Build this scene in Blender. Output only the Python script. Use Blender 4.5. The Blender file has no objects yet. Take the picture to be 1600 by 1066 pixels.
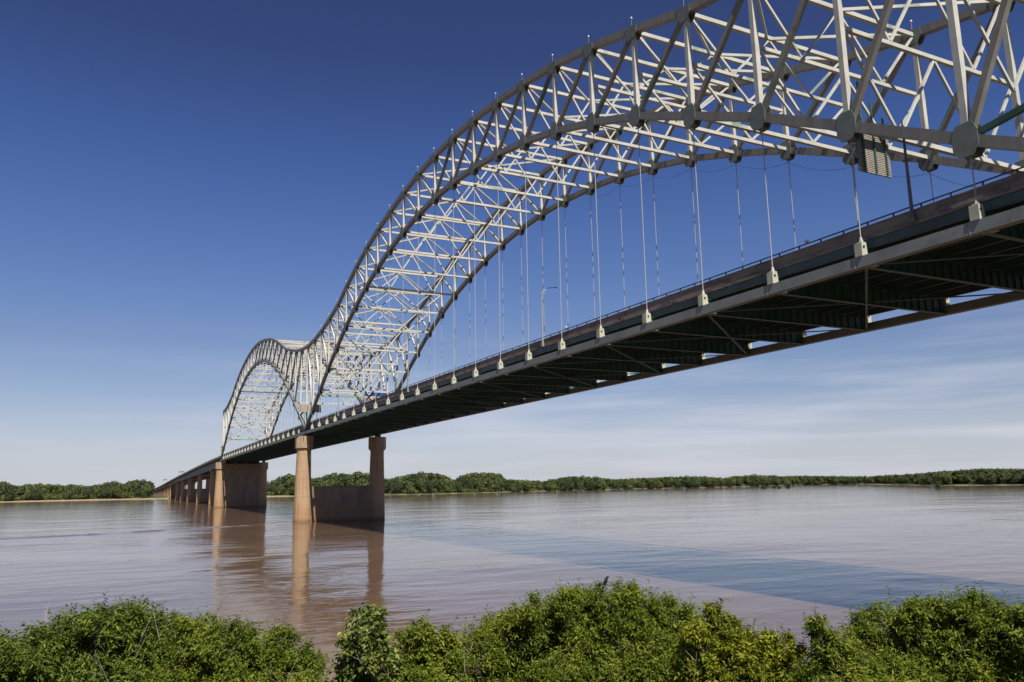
import bpy, math, random
import numpy as np
from mathutils import Vector, Matrix

sc = bpy.context.scene
C = sc.collection
R = math.radians

# ------------------------------------------------------------------ camera
CAM = Vector((301.135, -61.796, 12.458))
YAW, PITCH, ROLL, FPX = 2.68164, 0.18005, -0.016308, 1228.72
_fw = Vector((math.cos(PITCH) * math.cos(YAW), math.cos(PITCH) * math.sin(YAW), math.sin(PITCH)))
_r = Vector((math.sin(YAW), -math.cos(YAW), 0))
_u = _r.cross(_fw)
_r2 = _r * math.cos(ROLL) + _u * math.sin(ROLL)
_u2 = -_r * math.sin(ROLL) + _u * math.cos(ROLL)
cam = bpy.data.cameras.new('camera')
camo = bpy.data.objects.new('camera', cam)
C.objects.link(camo)
camo.matrix_world = Matrix(((_r2.x, _u2.x, -_fw.x, CAM.x), (_r2.y, _u2.y, -_fw.y, CAM.y),
                            (_r2.z, _u2.z, -_fw.z, CAM.z), (0, 0, 0, 1)))
cam.sensor_width = 36
cam.lens = 36 * FPX / 1600
cam.clip_start = 0.1
cam.clip_end = 40000
sc.camera = camo

# ------------------------------------------------------------------ world + sun
SUN = Vector((0.83, -0.106, 1.0)).normalized()          # towards the sun
EL = math.asin(SUN.z)
AZ = math.atan2(SUN.x, SUN.y)                             # clockwise from +Y
SKY_STRENGTH, SUN_STRENGTH, EXPOSURE = 0.0525, 5.0, 0.695
world = bpy.data.worlds.new('World')
sc.world = world
world.use_nodes = True
wn, wl = world.node_tree.nodes, world.node_tree.links
wn.clear()
w_out = wn.new('ShaderNodeOutputWorld')
w_bg = wn.new('ShaderNodeBackground')
sky = wn.new('ShaderNodeTexSky')
sky.sky_type = 'NISHITA'
sky.sun_disc = False
sky.sun_elevation = EL
sky.sun_rotation = AZ
sky.altitude = 50
sky.air_density = 1.0
sky.dust_density = 0.6
sky.ozone_density = 3.0
w_bg.inputs['Strength'].default_value = SKY_STRENGTH
# thin cirrus near the horizon: noise stretched along the horizon, mixed into the sky
tc = wn.new('ShaderNodeTexCoord')
mp = wn.new('ShaderNodeMapping')
mp.inputs['Rotation'].default_value = (0, R(3), 0)
mp.inputs['Scale'].default_value = (1.6, 2.4, 26)
ns = wn.new('ShaderNodeTexNoise')
ns.inputs['Scale'].default_value = 1.7
ns.inputs['Detail'].default_value = 6
ns.inputs['Roughness'].default_value = 0.55
rp = wn.new('ShaderNodeMapRange')
rp.inputs['From Min'].default_value = 0.44
rp.inputs['From Max'].default_value = 0.75
sep = wn.new('ShaderNodeSeparateXYZ')
lo = wn.new('ShaderNodeMapRange')                          # only in the band above the horizon
lo.inputs['From Min'].default_value = 0.20
lo.inputs['From Max'].default_value = 0.06
mul = wn.new('ShaderNodeMath'); mul.operation = 'MULTIPLY'
mul2 = wn.new('ShaderNodeMath'); mul2.operation = 'MULTIPLY'
mul2.inputs[1].default_value = 0.80
mixc = wn.new('ShaderNodeMix'); mixc.data_type = 'RGBA'
mixc.inputs['B'].default_value = (7.9, 8.0, 9.0, 1)
wl.new(tc.outputs['Generated'], mp.inputs['Vector'])
wl.new(mp.outputs['Vector'], ns.inputs['Vector'])
wl.new(ns.outputs['Fac'], rp.inputs['Value'])
wl.new(tc.outputs['Generated'], sep.inputs['Vector'])
wl.new(sep.outputs['Z'], lo.inputs['Value'])
wl.new(rp.outputs['Result'], mul.inputs[0])
wl.new(lo.outputs['Result'], mul.inputs[1])
sidey = wn.new('ShaderNodeMapRange')                       # more of it upstream (towards +Y)
sidey.inputs['From Min'].default_value = -0.1; sidey.inputs['From Max'].default_value = 0.65
sidey.inputs['To Min'].default_value = 0.22; sidey.inputs['To Max'].default_value = 1.0
mul3 = wn.new('ShaderNodeMath'); mul3.operation = 'MULTIPLY'
wl.new(sep.outputs['Y'], sidey.inputs['Value'])
wl.new(mul.outputs[0], mul3.inputs[0]); wl.new(sidey.outputs['Result'], mul3.inputs[1])
wl.new(mul3.outputs[0], mul2.inputs[0])
wl.new(mul2.outputs[0], mixc.inputs['Factor'])
# polarised summer sky: the upper sky deeper blue, the haze at the horizon neutral
gr = wn.new('ShaderNodeValToRGB')
stops = [(0.0, 1.04, 0.965, 1.25), (0.035, 1.016, 0.957, 1.2), (0.085, .966, .872, 1.042), (0.126, .94, .877, 1.0), (0.176, .852, .819, .988), (0.226, .755, .80, 1.05), (0.299, .648, .737, 1.06), (0.39, .513, .63, 1.016), (0.50, .443, .469, .74), (1.0, .30, .33, .55)]
els = gr.color_ramp.elements
while len(els) < len(stops): els.new(0.5)
for e, q in zip(els, stops):
    e.position = q[0]; e.color = (q[1] / 1.3, q[2] / 1.3, q[3] / 1.3, 1)
grade = wn.new('ShaderNodeVectorMath'); grade.operation = 'MULTIPLY'
gsc = wn.new('ShaderNodeVectorMath'); gsc.operation = 'SCALE'; gsc.inputs['Scale'].default_value = 1.3
wl.new(sep.outputs['Z'], gr.inputs['Fac'])
wl.new(gr.outputs['Color'], gsc.inputs[0])
wl.new(gsc.outputs['Vector'], grade.inputs[0])
wl.new(sky.outputs['Color'], grade.inputs[1])
hz = wn.new('ShaderNodeMapRange')                          # pale summer haze just above the horizon, the same all round
hz.inputs['From Min'].default_value = 0.11; hz.inputs['From Max'].default_value = 0.0
hz.inputs['To Max'].default_value = 0.8
wl.new(sep.outputs['Z'], hz.inputs['Value'])
hm = wn.new('ShaderNodeMix'); hm.data_type = 'RGBA'
hm.inputs['B'].default_value = (6.5, 7.05, 7.75, 1)
wl.new(hz.outputs['Result'], hm.inputs['Factor'])
wl.new(grade.outputs['Vector'], hm.inputs['A'])
wl.new(hm.outputs['Result'], mixc.inputs['A'])
wl.new(mixc.outputs['Result'], w_bg.inputs['Color'])
wl.new(w_bg.outputs['Background'], w_out.inputs['Surface'])

sun = bpy.data.lights.new('sun', 'SUN')
sun.energy = SUN_STRENGTH
sun.angle = R(0.5)
sun.color = (1.0, 0.92, 0.81)
suno = bpy.data.objects.new('sun', sun)
C.objects.link(suno)
suno.rotation_euler = SUN.to_track_quat('Z', 'Y').to_euler()
sc.view_settings.view_transform = 'Standard'
sc.view_settings.look = 'None'
sc.view_settings.exposure = EXPOSURE
sc.view_settings.gamma = 1
sc.cycles.max_bounces = 6
sc.cycles.transparent_max_bounces = 6

rng = np.random.default_rng(7)
random.seed(7)

# ------------------------------------------------------------------ helpers
def tag(o, label=None, cat=None, group=None, kind=None):
    if label: o['label'] = label
    if cat: o['category'] = cat
    if group: o['group'] = group
    if kind: o['kind'] = kind
    return o

def empty(name, loc=(0, 0, 0)):
    o = bpy.data.objects.new(name, None)
    o.location = loc
    o.empty_display_size = 0.5
    C.objects.link(o)
    return o

def mesh_np(name, verts, faces, mats, smooth=False, parent=None, loc=None, mi=None):
    """verts (n,3) float array; faces (m,k) int array, all of one size"""
    me = bpy.data.meshes.new(name)
    n, (m, k) = len(verts), faces.shape
    me.vertices.add(n)
    me.vertices.foreach_set('co', np.ascontiguousarray(verts, np.float32).ravel())
    me.loops.add(m * k)
    me.loops.foreach_set('vertex_index', np.ascontiguousarray(faces, np.int32).ravel())
    me.polygons.add(m)
    me.polygons.foreach_set('loop_start', np.arange(0, m * k, k, dtype=np.int32))
    for mt in (mats if isinstance(mats, (list, tuple)) else [mats]): me.materials.append(mt)
    if mi is not None: me.polygons.foreach_set('material_index', np.asarray(mi, np.int32))
    me.update(calc_edges=True)
    if smooth: me.polygons.foreach_set('use_smooth', np.ones(m, bool))
    o = bpy.data.objects.new(name, me)
    C.objects.link(o)
    if parent: o.parent = parent
    if loc is not None: o.location = loc
    return o

class MB:
    """collects shapes, builds ONE mesh object"""
    def __init__(s): s.v, s.f = [], []
    def add(s, vs, fs):
        b = len(s.v)
        s.v += [tuple(p) for p in vs]
        s.f += [tuple(b + i for i in f) for f in fs]
        return s
    def box(s, x0, x1, y0, y1, z0, z1):
        vs = [(x, y, z) for z in (z0, z1) for x, y in ((x0, y0), (x1, y0), (x1, y1), (x0, y1))]
        return s.add(vs, [(3, 2, 1, 0), (4, 5, 6, 7), (0, 1, 5, 4), (1, 2, 6, 5), (2, 3, 7, 6), (3, 0, 4, 7)])
    def beam(s, a, b, w, h, side=(0, 1, 0)):
        """box bar from a to b: w along `side`, h across"""
        a, b = Vector(a), Vector(b)
        d = (b - a).normalized()
        y = Vector(side); y = (y - d * y.dot(d)).normalized()
        z = d.cross(y)
        vs = []
        for p in (a, b):
            for cy, cz in ((-1, -1), (1, -1), (1, 1), (-1, 1)):
                vs.append(p + y * (cy * w / 2) + z * (cz * h / 2))
        return s.add(vs, [(3, 2, 1, 0), (4, 5, 6, 7), (0, 1, 5, 4), (1, 2, 6, 5), (2, 3, 7, 6), (3, 0, 4, 7)])
    def ibeam(s, a, b, w, h, side=(0, 1, 0), t=0.06):
        """H section: two flanges (spaced along side) and a web"""
        a, b = Vector(a), Vector(b)
        d = (b - a).normalized()
        y = Vector(side); y = (y - d * y.dot(d)).normalized()
        z = d.cross(y)
        for sg in (-1, 1):
            o = y * (sg * (w / 2 - t / 2))
            s.beam(a + o, b + o, t, h, y)
        return s.beam(a, b, w - 2 * t - 0.004, t, y)
    def tube(s, a, b, r0, r1=None, n=8):
        r1 = r0 if r1 is None else r1
        a, b = Vector(a), Vector(b)
        d = (b - a).normalized()
        y = d.orthogonal().normalized(); z = d.cross(y)
        vs = []
        for p, r in ((a, r0), (b, r1)):
            for i in range(n):
                t = 2 * math.pi * i / n
                vs.append(p + y * (r * math.cos(t)) + z * (r * math.sin(t)))
        fs = [(i, (i + 1) % n, n + (i + 1) % n, n + i) for i in range(n)]
        return s.add(vs, fs + [tuple(range(n - 1, -1, -1)), tuple(range(n, 2 * n))])
    def prism(s, poly, axis, c0, c1):
        """poly: 2D points in the plane across `axis`, between c0 and c1"""
        n = len(poly)
        def P(p, c):
            return {'x': (c, p[0], p[1]), 'y': (p[0], c, p[1]), 'z': (p[0], p[1], c)}[axis]
        vs = [P(p, c0) for p in poly] + [P(p, c1) for p in poly]
        fs = [(i, (i + 1) % n, n + (i + 1) % n, n + i) for i in range(n)]
        return s.add(vs, fs + [tuple(range(n - 1, -1, -1)), tuple(range(n, 2 * n))])
    def loft(s, rings):
        n = len(rings[0]); vs = [p for r in rings for p in r]
        fs = []
        for k in range(len(rings) - 1):
            for i in range(n):
                fs.append((k * n + i, k * n + (i + 1) % n, (k + 1) * n + (i + 1) % n, (k + 1) * n + i))
        fs += [tuple(range(n - 1, -1, -1)), tuple(range((len(rings) - 1) * n, len(rings) * n))]
        return s.add(vs, fs)
    def build(s, name, mat, parent=None, loc=None, smooth=False):
        me = bpy.data.meshes.new(name)
        me.from_pydata(s.v, [], s.f)
        me.materials.append(mat)
        import bmesh
        bm = bmesh.new(); bm.from_mesh(me)
        bmesh.ops.recalc_face_normals(bm, faces=bm.faces)
        bm.to_mesh(me); bm.free()
        if smooth:
            me.polygons.foreach_set('use_smooth', np.ones(len(me.polygons), bool))
        o = bpy.data.objects.new(name, me)
        C.objects.link(o)
        if parent: o.parent = parent
        if loc is not None: o.location = loc
        return o

def copy_tree(o, parent=None):
    c = o.copy(); C.objects.link(c)
    if parent: c.parent = parent
    for ch in list(o.children): copy_tree(ch, c)
    return c

# ------------------------------------------------------------------ materials
def new_mat(name):
    m = bpy.data.materials.new(name); m.use_nodes = True
    n = m.node_tree.nodes
    return m, n, m.node_tree.links, n['Principled BSDF']

def rgb(c): return (c[0], c[1], c[2], 1)

def surf(name, base, alt=None, alt2=None, scale=0.5, lo=0.45, hi=0.65, stretch=(1, 1, 1), rough=0.6, bump=0.0,
         bscale=8, metallic=0.0, scale2=3.0, lo2=0.55, hi2=0.7, spec=0.3):
    """worn surface: base colour with two layers of world-sized noise patches"""
    dim = lambda c: None if c is None else tuple(q * 0.63 for q in c)
    base, alt, alt2 = dim(base), dim(alt), dim(alt2)
    m, n, l, b = new_mat(name)
    b.inputs['Roughness'].default_value = rough
    b.inputs['Metallic'].default_value = metallic
    b.inputs['Specular IOR Level'].default_value = spec
    geo = n.new('ShaderNodeNewGeometry')
    mp = n.new('ShaderNodeMapping'); mp.inputs['Scale'].default_value = stretch
    l.new(geo.outputs['Position'], mp.inputs['Vector'])
    col = None
    for a, s_, l0, h0 in ((alt, scale, lo, hi), (alt2, scale2, lo2, hi2)):
        if a is None: continue
        t = n.new('ShaderNodeTexNoise'); t.inputs['Scale'].default_value = s_
        t.inputs['Detail'].default_value = 5; t.inputs['Roughness'].default_value = 0.6
        l.new(mp.outputs['Vector'], t.inputs['Vector'])
        mr = n.new('ShaderNodeMapRange')
        mr.inputs['From Min'].default_value = l0; mr.inputs['From Max'].default_value = h0
        l.new(t.outputs['Fac'], mr.inputs['Value'])
        mx = n.new('ShaderNodeMix'); mx.data_type = 'RGBA'
        l.new(mr.outputs['Result'], mx.inputs['Factor'])
        if col is None: mx.inputs['A'].default_value = rgb(base)
        else: l.new(col, mx.inputs['A'])
        mx.inputs['B'].default_value = rgb(a)
        col = mx.outputs['Result']
    if col is None: b.inputs['Base Color'].default_value = rgb(base)
    else: l.new(col, b.inputs['Base Color'])
    if bump:
        t = n.new('ShaderNodeTexNoise'); t.inputs['Scale'].default_value = bscale
        t.inputs['Detail'].default_value = 4
        l.new(geo.outputs['Position'], t.inputs['Vector'])
        bp = n.new('ShaderNodeBump'); bp.inputs['Strength'].default_value = bump
        bp.inputs['Distance'].default_value = 0.1
        l.new(t.outputs['Fac'], bp.inputs['Height'])
        l.new(bp.outputs['Normal'], b.inputs['Normal'])
    return m

def leaf_mat(name, c0, c1, c2, trans=0.3, rough=0.55, big=0.25):
    """foliage: colour varies from leaf to leaf and from clump to clump, some light passes through"""
    m, n, l, b = new_mat(name)
    geo = n.new('ShaderNodeNewGeometry')
    cr = n.new('ShaderNodeValToRGB')
    cr.color_ramp.elements[0].color = rgb(c0); cr.color_ramp.elements[1].color = rgb(c2)
    e = cr.color_ramp.elements.new(0.55); e.color = rgb(c1)
    t = n.new('ShaderNodeTexNoise'); t.inputs['Scale'].default_value = big; t.inputs['Detail'].default_value = 3
    l.new(geo.outputs['Position'], t.inputs['Vector'])
    mr = n.new('ShaderNodeMapRange')
    mr.inputs['From Min'].default_value = 0.3; mr.inputs['From Max'].default_value = 0.7
    l.new(t.outputs['Fac'], mr.inputs['Value'])
    mx = n.new('ShaderNodeMix'); mx.inputs['Factor'].default_value = 0.5
    l.new(geo.outputs['Random Per Island'], mx.inputs['A']); l.new(mr.outputs['Result'], mx.inputs['B'])
    l.new(mx.outputs['Result'], cr.inputs['Fac'])
    l.new(cr.outputs['Color'], b.inputs['Base Color'])
    b.inputs['Roughness'].default_value = rough
    b.inputs['Specular IOR Level'].default_value = 0.3
    tr = n.new('ShaderNodeBsdfTranslucent')
    l.new(cr.outputs['Color'], tr.inputs['Color'])
    ms = n.new('ShaderNodeMixShader'); ms.inputs['Fac'].default_value = trans
    l.new(b.outputs['BSDF'], ms.inputs[1]); l.new(tr.outputs['BSDF'], ms.inputs[2])
    l.new(ms.outputs['Shader'], n['Material Output'].inputs['Surface'])
    return m

STEEL = surf('truss_paint', (0.67, 0.66, 0.60), (0.54, 0.545, 0.50), (0.24, 0.33, 0.27), scale=0.35, scale2=0.09, lo2=0.60, hi2=0.66, rough=0.5)
STEEL2 = surf('truss_paint_bracing', (0.65, 0.65, 0.585), (0.53, 0.54, 0.485), (0.30, 0.38, 0.31), scale=0.4, scale2=0.12, lo2=0.6, hi2=0.66, rough=0.5)
DIAG_SHADE = surf('diagonal_paint_shaded', (0.33, 0.315, 0.28), (0.26, 0.25, 0.22), (0.15, 0.20, 0.16), scale=0.35, scale2=0.08, lo2=0.56, hi2=0.62, rough=0.6)  # truss paint darkened: shade of the unlit diagonals put into the colour
CHORD = surf('chord_paint', (0.30, 0.29, 0.265), (0.24, 0.23, 0.21), (0.20, 0.23, 0.21), scale=0.5, stretch=(3, 1, 0.15), scale2=1.2, lo2=0.58, hi2=0.72, rough=0.55)
GUSSET = surf('gusset_paint', (0.225, 0.25, 0.23), (0.18, 0.21, 0.19), None, scale=0.7, rough=0.55)
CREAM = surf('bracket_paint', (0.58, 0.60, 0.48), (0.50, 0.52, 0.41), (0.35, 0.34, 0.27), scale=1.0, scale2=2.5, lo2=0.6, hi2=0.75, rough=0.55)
TIE = surf('tie_paint', (0.32, 0.35, 0.335), (0.24, 0.27, 0.26), (0.2, 0.2, 0.19), scale=0.25, stretch=(1, 1, 1.5), scale2=1.5, lo2=0.58, hi2=0.75, rough=0.55)
DECKG = surf('deck_green_paint', (0.070, 0.145, 0.112), (0.050, 0.105, 0.080), (0.085, 0.105, 0.075), scale=0.3, scale2=0.8, lo2=0.62, hi2=0.8, rough=0.5)
FASCIA = surf('fascia_green_paint', (0.10, 0.145, 0.135), (0.075, 0.11, 0.10), None, scale=0.3, rough=0.5)
POSTG = surf('bearing_green_paint', (0.25, 0.42, 0.31), (0.36, 0.46, 0.36), None, scale=0.25, rough=0.5)
RAIL = surf('rail_dark_steel', (0.05, 0.052, 0.055), None, rough=0.5)
PARAPET = surf('parapet_concrete', (0.30, 0.25, 0.215), (0.17, 0.135, 0.12), (0.36, 0.31, 0.26), scale=0.45, stretch=(1, 1, 2.5), scale2=2.0, lo2=0.55, hi2=0.7, rough=0.85, bump=0.15)
ROAD = surf('road_asphalt', (0.055, 0.055, 0.056), (0.08, 0.078, 0.075), None, scale=0.2, rough=0.9)
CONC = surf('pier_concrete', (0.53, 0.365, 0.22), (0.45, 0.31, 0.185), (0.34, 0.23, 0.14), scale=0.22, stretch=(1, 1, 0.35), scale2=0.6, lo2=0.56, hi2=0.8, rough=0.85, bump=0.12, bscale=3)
def pour_joints(m, low=5.5):
    n, l = m.node_tree.nodes, m.node_tree.links
    b = n['Principled BSDF']
    src = b.inputs['Base Color'].links[0].from_socket
    geo = n.new('ShaderNodeNewGeometry'); sp = n.new('ShaderNodeSeparateXYZ'); l.new(geo.outputs['Position'], sp.inputs['Vector'])
    def mth(op, a, b_):
        q = n.new('ShaderNodeMath'); q.operation = op
        for i, v in enumerate((a, b_)):
            if isinstance(v, (int, float)): q.inputs[i].default_value = v
            else: l.new(v, q.inputs[i])
        return q.outputs[0]
    t = n.new('ShaderNodeTexNoise'); t.inputs['Scale'].default_value = 0.9; t.inputs['Detail'].default_value = 4
    l.new(geo.outputs['Position'], t.inputs['Vector'])
    joint = mth('LESS_THAN', mth('FRACT', mth('DIVIDE', sp.outputs['Z'], 3.05), 0), 0.035)
    edge = mth('ADD', sp.outputs['Z'], mth('MULTIPLY', t.outputs['Fac'], 1.6))
    wet = n.new('ShaderNodeMapRange'); wet.inputs['From Min'].default_value = 2.2; wet.inputs['From Max'].default_value = 1.2
    l.new(edge, wet.inputs['Value'])
    mud = n.new('ShaderNodeMapRange'); mud.inputs['From Min'].default_value = low + 1.2; mud.inputs['From Max'].default_value = low
    l.new(edge, mud.inputs['Value'])
    # rain streaks down the faces
    mp = n.new('ShaderNodeMapping'); mp.inputs['Scale'].default_value = (1.6, 1.6, 0.06); l.new(geo.outputs['Position'], mp.inputs['Vector'])
    st = n.new('ShaderNodeTexNoise'); st.inputs['Scale'].default_value = 1.0; st.inputs['Detail'].default_value = 5; l.new(mp.outputs['Vector'], st.inputs['Vector'])
    sr = n.new('ShaderNodeMapRange'); sr.inputs['From Min'].default_value = 0.52; sr.inputs['From Max'].default_value = 0.75
    l.new(st.outputs['Fac'], sr.inputs['Value'])
    cur = src
    for fac, col, amt in ((mud.outputs['Result'], (0.27, 0.145, 0.065), 0.45), (sr.outputs['Result'], (0.13, 0.085, 0.055), 0.55), (joint, (0.12, 0.075, 0.045), 0.5), (wet.outputs['Result'], (0.13, 0.075, 0.04), 0.7)):
        mx = n.new('ShaderNodeMix'); mx.data_type = 'RGBA'
        l.new(mth('MULTIPLY', fac, amt), mx.inputs['Factor']); l.new(cur, mx.inputs['A']); mx.inputs['B'].default_value = rgb(col)
        cur = mx.outputs['Result']
    l.new(cur, b.inputs['Base Color'])
pour_joints(CONC)
WALL_SHADE = surf('pier_wall_concrete_shaded', (0.36, 0.265, 0.185), (0.28, 0.21, 0.15), (0.20, 0.15, 0.11), scale=0.22, stretch=(1, 1, 0.35), scale2=0.6, lo2=0.5, hi2=0.75, rough=0.9, bump=0.12, bscale=3)  # pier concrete darkened, the deck's shade on the wall put into its colour
pour_joints(WALL_SHADE)
CAPC = surf('pier_cap_concrete', (0.47, 0.345, 0.23), (0.40, 0.29, 0.19), None, scale=0.5, rough=0.85, bump=0.1)
GIRD = surf('girder_grey_paint', (0.17, 0.185, 0.185), (0.13, 0.145, 0.145), None, scale=0.2, rough=0.55)
GALV = surf('galvanised_steel', (0.42, 0.42, 0.43), (0.35, 0.35, 0.36), None, scale=1.0, rough=0.45, metallic=0.2)
DARKPOLE = surf('weathered_pole', (0.16, 0.14, 0.135), (0.22, 0.2, 0.19), None, scale=1.0, rough=0.5)
CONDUCT = surf('hanger_rope_zinc', (0.50, 0.50, 0.49), (0.42, 0.42, 0.41), None, scale=1.5, rough=0.45)
SIGNBK = surf('sign_back_aluminium', (0.44, 0.40, 0.35), (0.36, 0.32, 0.28), None, scale=1.2, rough=0.5)
SIGNGRN = surf('sign_post_green', (0.12, 0.25, 0.17), None, rough=0.5)
SIGNFACE = surf('sign_face_green', (0.02, 0.12, 0.06), None, rough=0.4)
BLUE = surf('panel_blue', (0.03, 0.10, 0.36), (0.025, 0.08, 0.30), None, scale=1.0, rough=0.45)
PINKW = surf('panel_offwhite', (0.62, 0.55, 0.50), (0.45, 0.38, 0.34), None, scale=0.8, rough=0.6)
WHITE = surf('white_glass', (0.8, 0.8, 0.8), None, rough=0.25)
BARK = surf('bark', (0.11, 0.085, 0.06), (0.07, 0.055, 0.04), None, scale=4, rough=0.9, bump=0.3)
TWIG = surf('dead_twig', (0.42, 0.36, 0.29), (0.3, 0.25, 0.2), None, scale=3, rough=0.9)
BLACK = surf('black_feathers', (0.012, 0.012, 0.015), None, rough=0.5)

# ------------------------------------------------------------------ water and land
LAND = np.array([(-925, -3000), (-930, -500), (-925, -198), (-926, -60), (-918, 60), (-900, 154), (-850, 230), (-795, 310), (-815, 410),
                 (-853, 506), (-915, 680), (-936, 813), (-911, 991), (-1010, 1200), (-1096, 1400), (-952, 1385), (-700, 1195), (-488, 1040),
                 (-376, 1057), (-200, 1130), (400, 1500), (1500, 2000), (12000, 6000), (12000, 14000), (-14000, 14000), (-14000, -3000)], float)
def land_dist(x, y):
    """signed distance to the far bank, positive on land"""
    x, y = np.asarray(x, float), np.asarray(y, float)
    d = np.full(x.shape, 1e9); inside = np.zeros(x.shape, bool)
    for (ax, ay), (bx, by) in zip(LAND, np.roll(LAND, -1, 0)):
        ex, ey = bx - ax, by - ay
        t = np.clip(((x - ax) * ex + (y - ay) * ey) / (ex * ex + ey * ey), 0, 1)
        d = np.minimum(d, np.hypot(x - ax - t * ex, y - ay - t * ey))
        if by != ay:
            c = ((ay > y) != (by > y)) & (x < ex * (y - ay) / (by - ay) + ax)
            inside ^= c
    return np.where(inside, d, -d)
ED = (math.cos(R(145)), math.sin(R(145)))
def ground_z(x, y):
    x, y = np.asarray(x, float), np.asarray(y, float)
    d = land_dist(x, y)
    zw = np.where(d > 0, 3.2 * (1 - np.exp(-np.maximum(d, 0) / 26.0)) + np.minimum(np.maximum(d - 30, 0) * 0.006, 2.0), d * 0.12)
    zw = np.maximum(zw, -6)
    de = (x - CAM.x) * ED[0] + (y - CAM.y) * ED[1]
    wob = 0.25 * np.sin(x * 0.9) * np.cos(y * 0.7) + 0.6 * np.sin(x * 0.11 + 1.3) * np.cos(y * 0.13)
    ze = np.minimum(10.9, (35 - de) * 0.36 + wob * np.clip((35 - de) / 20, 0, 1))
    ze = np.maximum(ze, -6)
    return np.maximum(zw, ze)

def axis(fine, outer):
    return np.array(sorted(set(np.round(np.concatenate([fine, outer]), 2))))
gx = axis(np.concatenate([np.arange(210, 345, 2.5), np.arange(-1240, -720, 14), np.arange(-720, -340, 25)]),
          np.concatenate([np.arange(-3000, 1500, 70), [-14000, -8000, -5000, 2200, 4000, 8000, 12000]]))
gy = axis(np.concatenate([np.arange(-110, 60, 2.5), np.arange(-300, 1500, 20)]),
          np.concatenate([np.arange(-2500, 3500, 80), [-12000, -7000, -4000, 5000, 8000, 12000, 14000]]))
GX, GY = np.meshgrid(gx, gy)
GZ = ground_z(GX, GY)
nx, ny = len(gx), len(gy)
I = np.arange(nx * ny).reshape(ny, nx)
gf = np.stack([I[:-1, :-1], I[:-1, 1:], I[1:, 1:], I[1:, :-1]], -1).reshape(-1, 4)

m, n, l, b = new_mat('bank_ground')
geo = n.new('ShaderNodeNewGeometry')
sp = n.new('ShaderNodeSeparateXYZ'); l.new(geo.outputs['Position'], sp.inputs['Vector'])
t1 = n.new('ShaderNodeTexNoise'); t1.inputs['Scale'].default_value = 0.05; t1.inputs['Detail'].default_value = 6
t2 = n.new('ShaderNodeTexNoise'); t2.inputs['Scale'].default_value = 1.3; t2.inputs['Detail'].default_value = 5
l.new(geo.outputs['Position'], t1.inputs['Vector']); l.new(geo.outputs['Position'], t2.inputs['Vector'])
g = n.new('ShaderNodeMix'); g.data_type = 'RGBA'
g.inputs['A'].default_value = (0.030, 0.046, 0.012, 1); g.inputs['B'].default_value = (0.060, 0.066, 0.022, 1)
l.new(t2.outputs['Fac'], g.inputs['Factor'])
ad = n.new('ShaderNodeMath'); ad.operation = 'MULTIPLY_ADD'; ad.inputs[1].default_value = 3.0
l.new(t1.outputs['Fac'], ad.inputs[0]); l.new(sp.outputs['Z'], ad.inputs[2])
sy = n.new('ShaderNodeMapRange'); sy.inputs['From Min'].default_value = 120; sy.inputs['From Max'].default_value = 330
sy.inputs['To Min'].default_value = 0.0; sy.inputs['To Max'].default_value = 1.1
l.new(sp.outputs['Y'], sy.inputs['Value'])
ad2 = n.new('ShaderNodeMath'); ad2.operation = 'ADD'
l.new(ad.outputs[0], ad2.inputs[0]); l.new(sy.outputs['Result'], ad2.inputs[1])
mr = n.new('ShaderNodeMapRange'); mr.inputs['From Min'].default_value = 2.5; mr.inputs['From Max'].default_value = 3.0
l.new(ad2.outputs[0], mr.inputs['Value'])
s_ = n.new('ShaderNodeMix'); s_.data_type = 'RGBA'
s_.inputs['A'].default_value = (0.27, 0.205, 0.135, 1)
l.new(mr.outputs['Result'], s_.inputs['Factor']); l.new(g.outputs['Result'], s_.inputs['B'])
l.new(s_.outputs['Result'], b.inputs['Base Color']); b.inputs['Roughness'].default_value = 0.95
GROUND = m
ground = mesh_np('ground', np.stack([GX.ravel(), GY.ravel(), GZ.ravel()], -1), gf, GROUND, smooth=True)
tag(ground, kind='structure')

m, n, l, b = new_mat('muddy_river')
geo = n.new('ShaderNodeNewGeometry')
def wnoise(scale, st, detail=3, rot=0.0):
    mp = n.new('ShaderNodeMapping'); mp.inputs['Scale'].default_value = st
    mp.inputs['Rotation'].default_value = (0, 0, rot)
    l.new(geo.outputs['Position'], mp.inputs['Vector'])
    t = n.new('ShaderNodeTexNoise'); t.inputs['Scale'].default_value = scale; t.inputs['Detail'].default_value = detail
    l.new(mp.outputs['Vector'], t.inputs['Vector'])
    return t.outputs['Fac']
def wmath(op, a, b_):
    q = n.new('ShaderNodeMath'); q.operation = op
    for i, v in enumerate((a, b_)):
        if isinstance(v, (int, float)): q.inputs[i].default_value = v
        else: l.new(v, q.inputs[i])
    return q.outputs[0]
# mud carried in plumes
plume = wnoise(0.012, (1, 0.35, 1), 6)
mr = n.new('ShaderNodeMapRange'); mr.inputs['From Min'].default_value = 0.35; mr.inputs['From Max'].default_value = 0.7
l.new(plume, mr.inputs['Value'])
mx = n.new('ShaderNodeMix'); mx.data_type = 'RGBA'
mx.inputs['A'].default_value = (0.112, 0.071, 0.045, 1); mx.inputs['B'].default_value = (0.142, 0.092, 0.060, 1)
l.new(mr.outputs['Result'], mx.inputs['Factor']); l.new(mx.outputs['Result'], b.inputs['Base Color'])
b.inputs['IOR'].default_value = 1.333
b.inputs['Roughness'].default_value = 0.07
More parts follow.
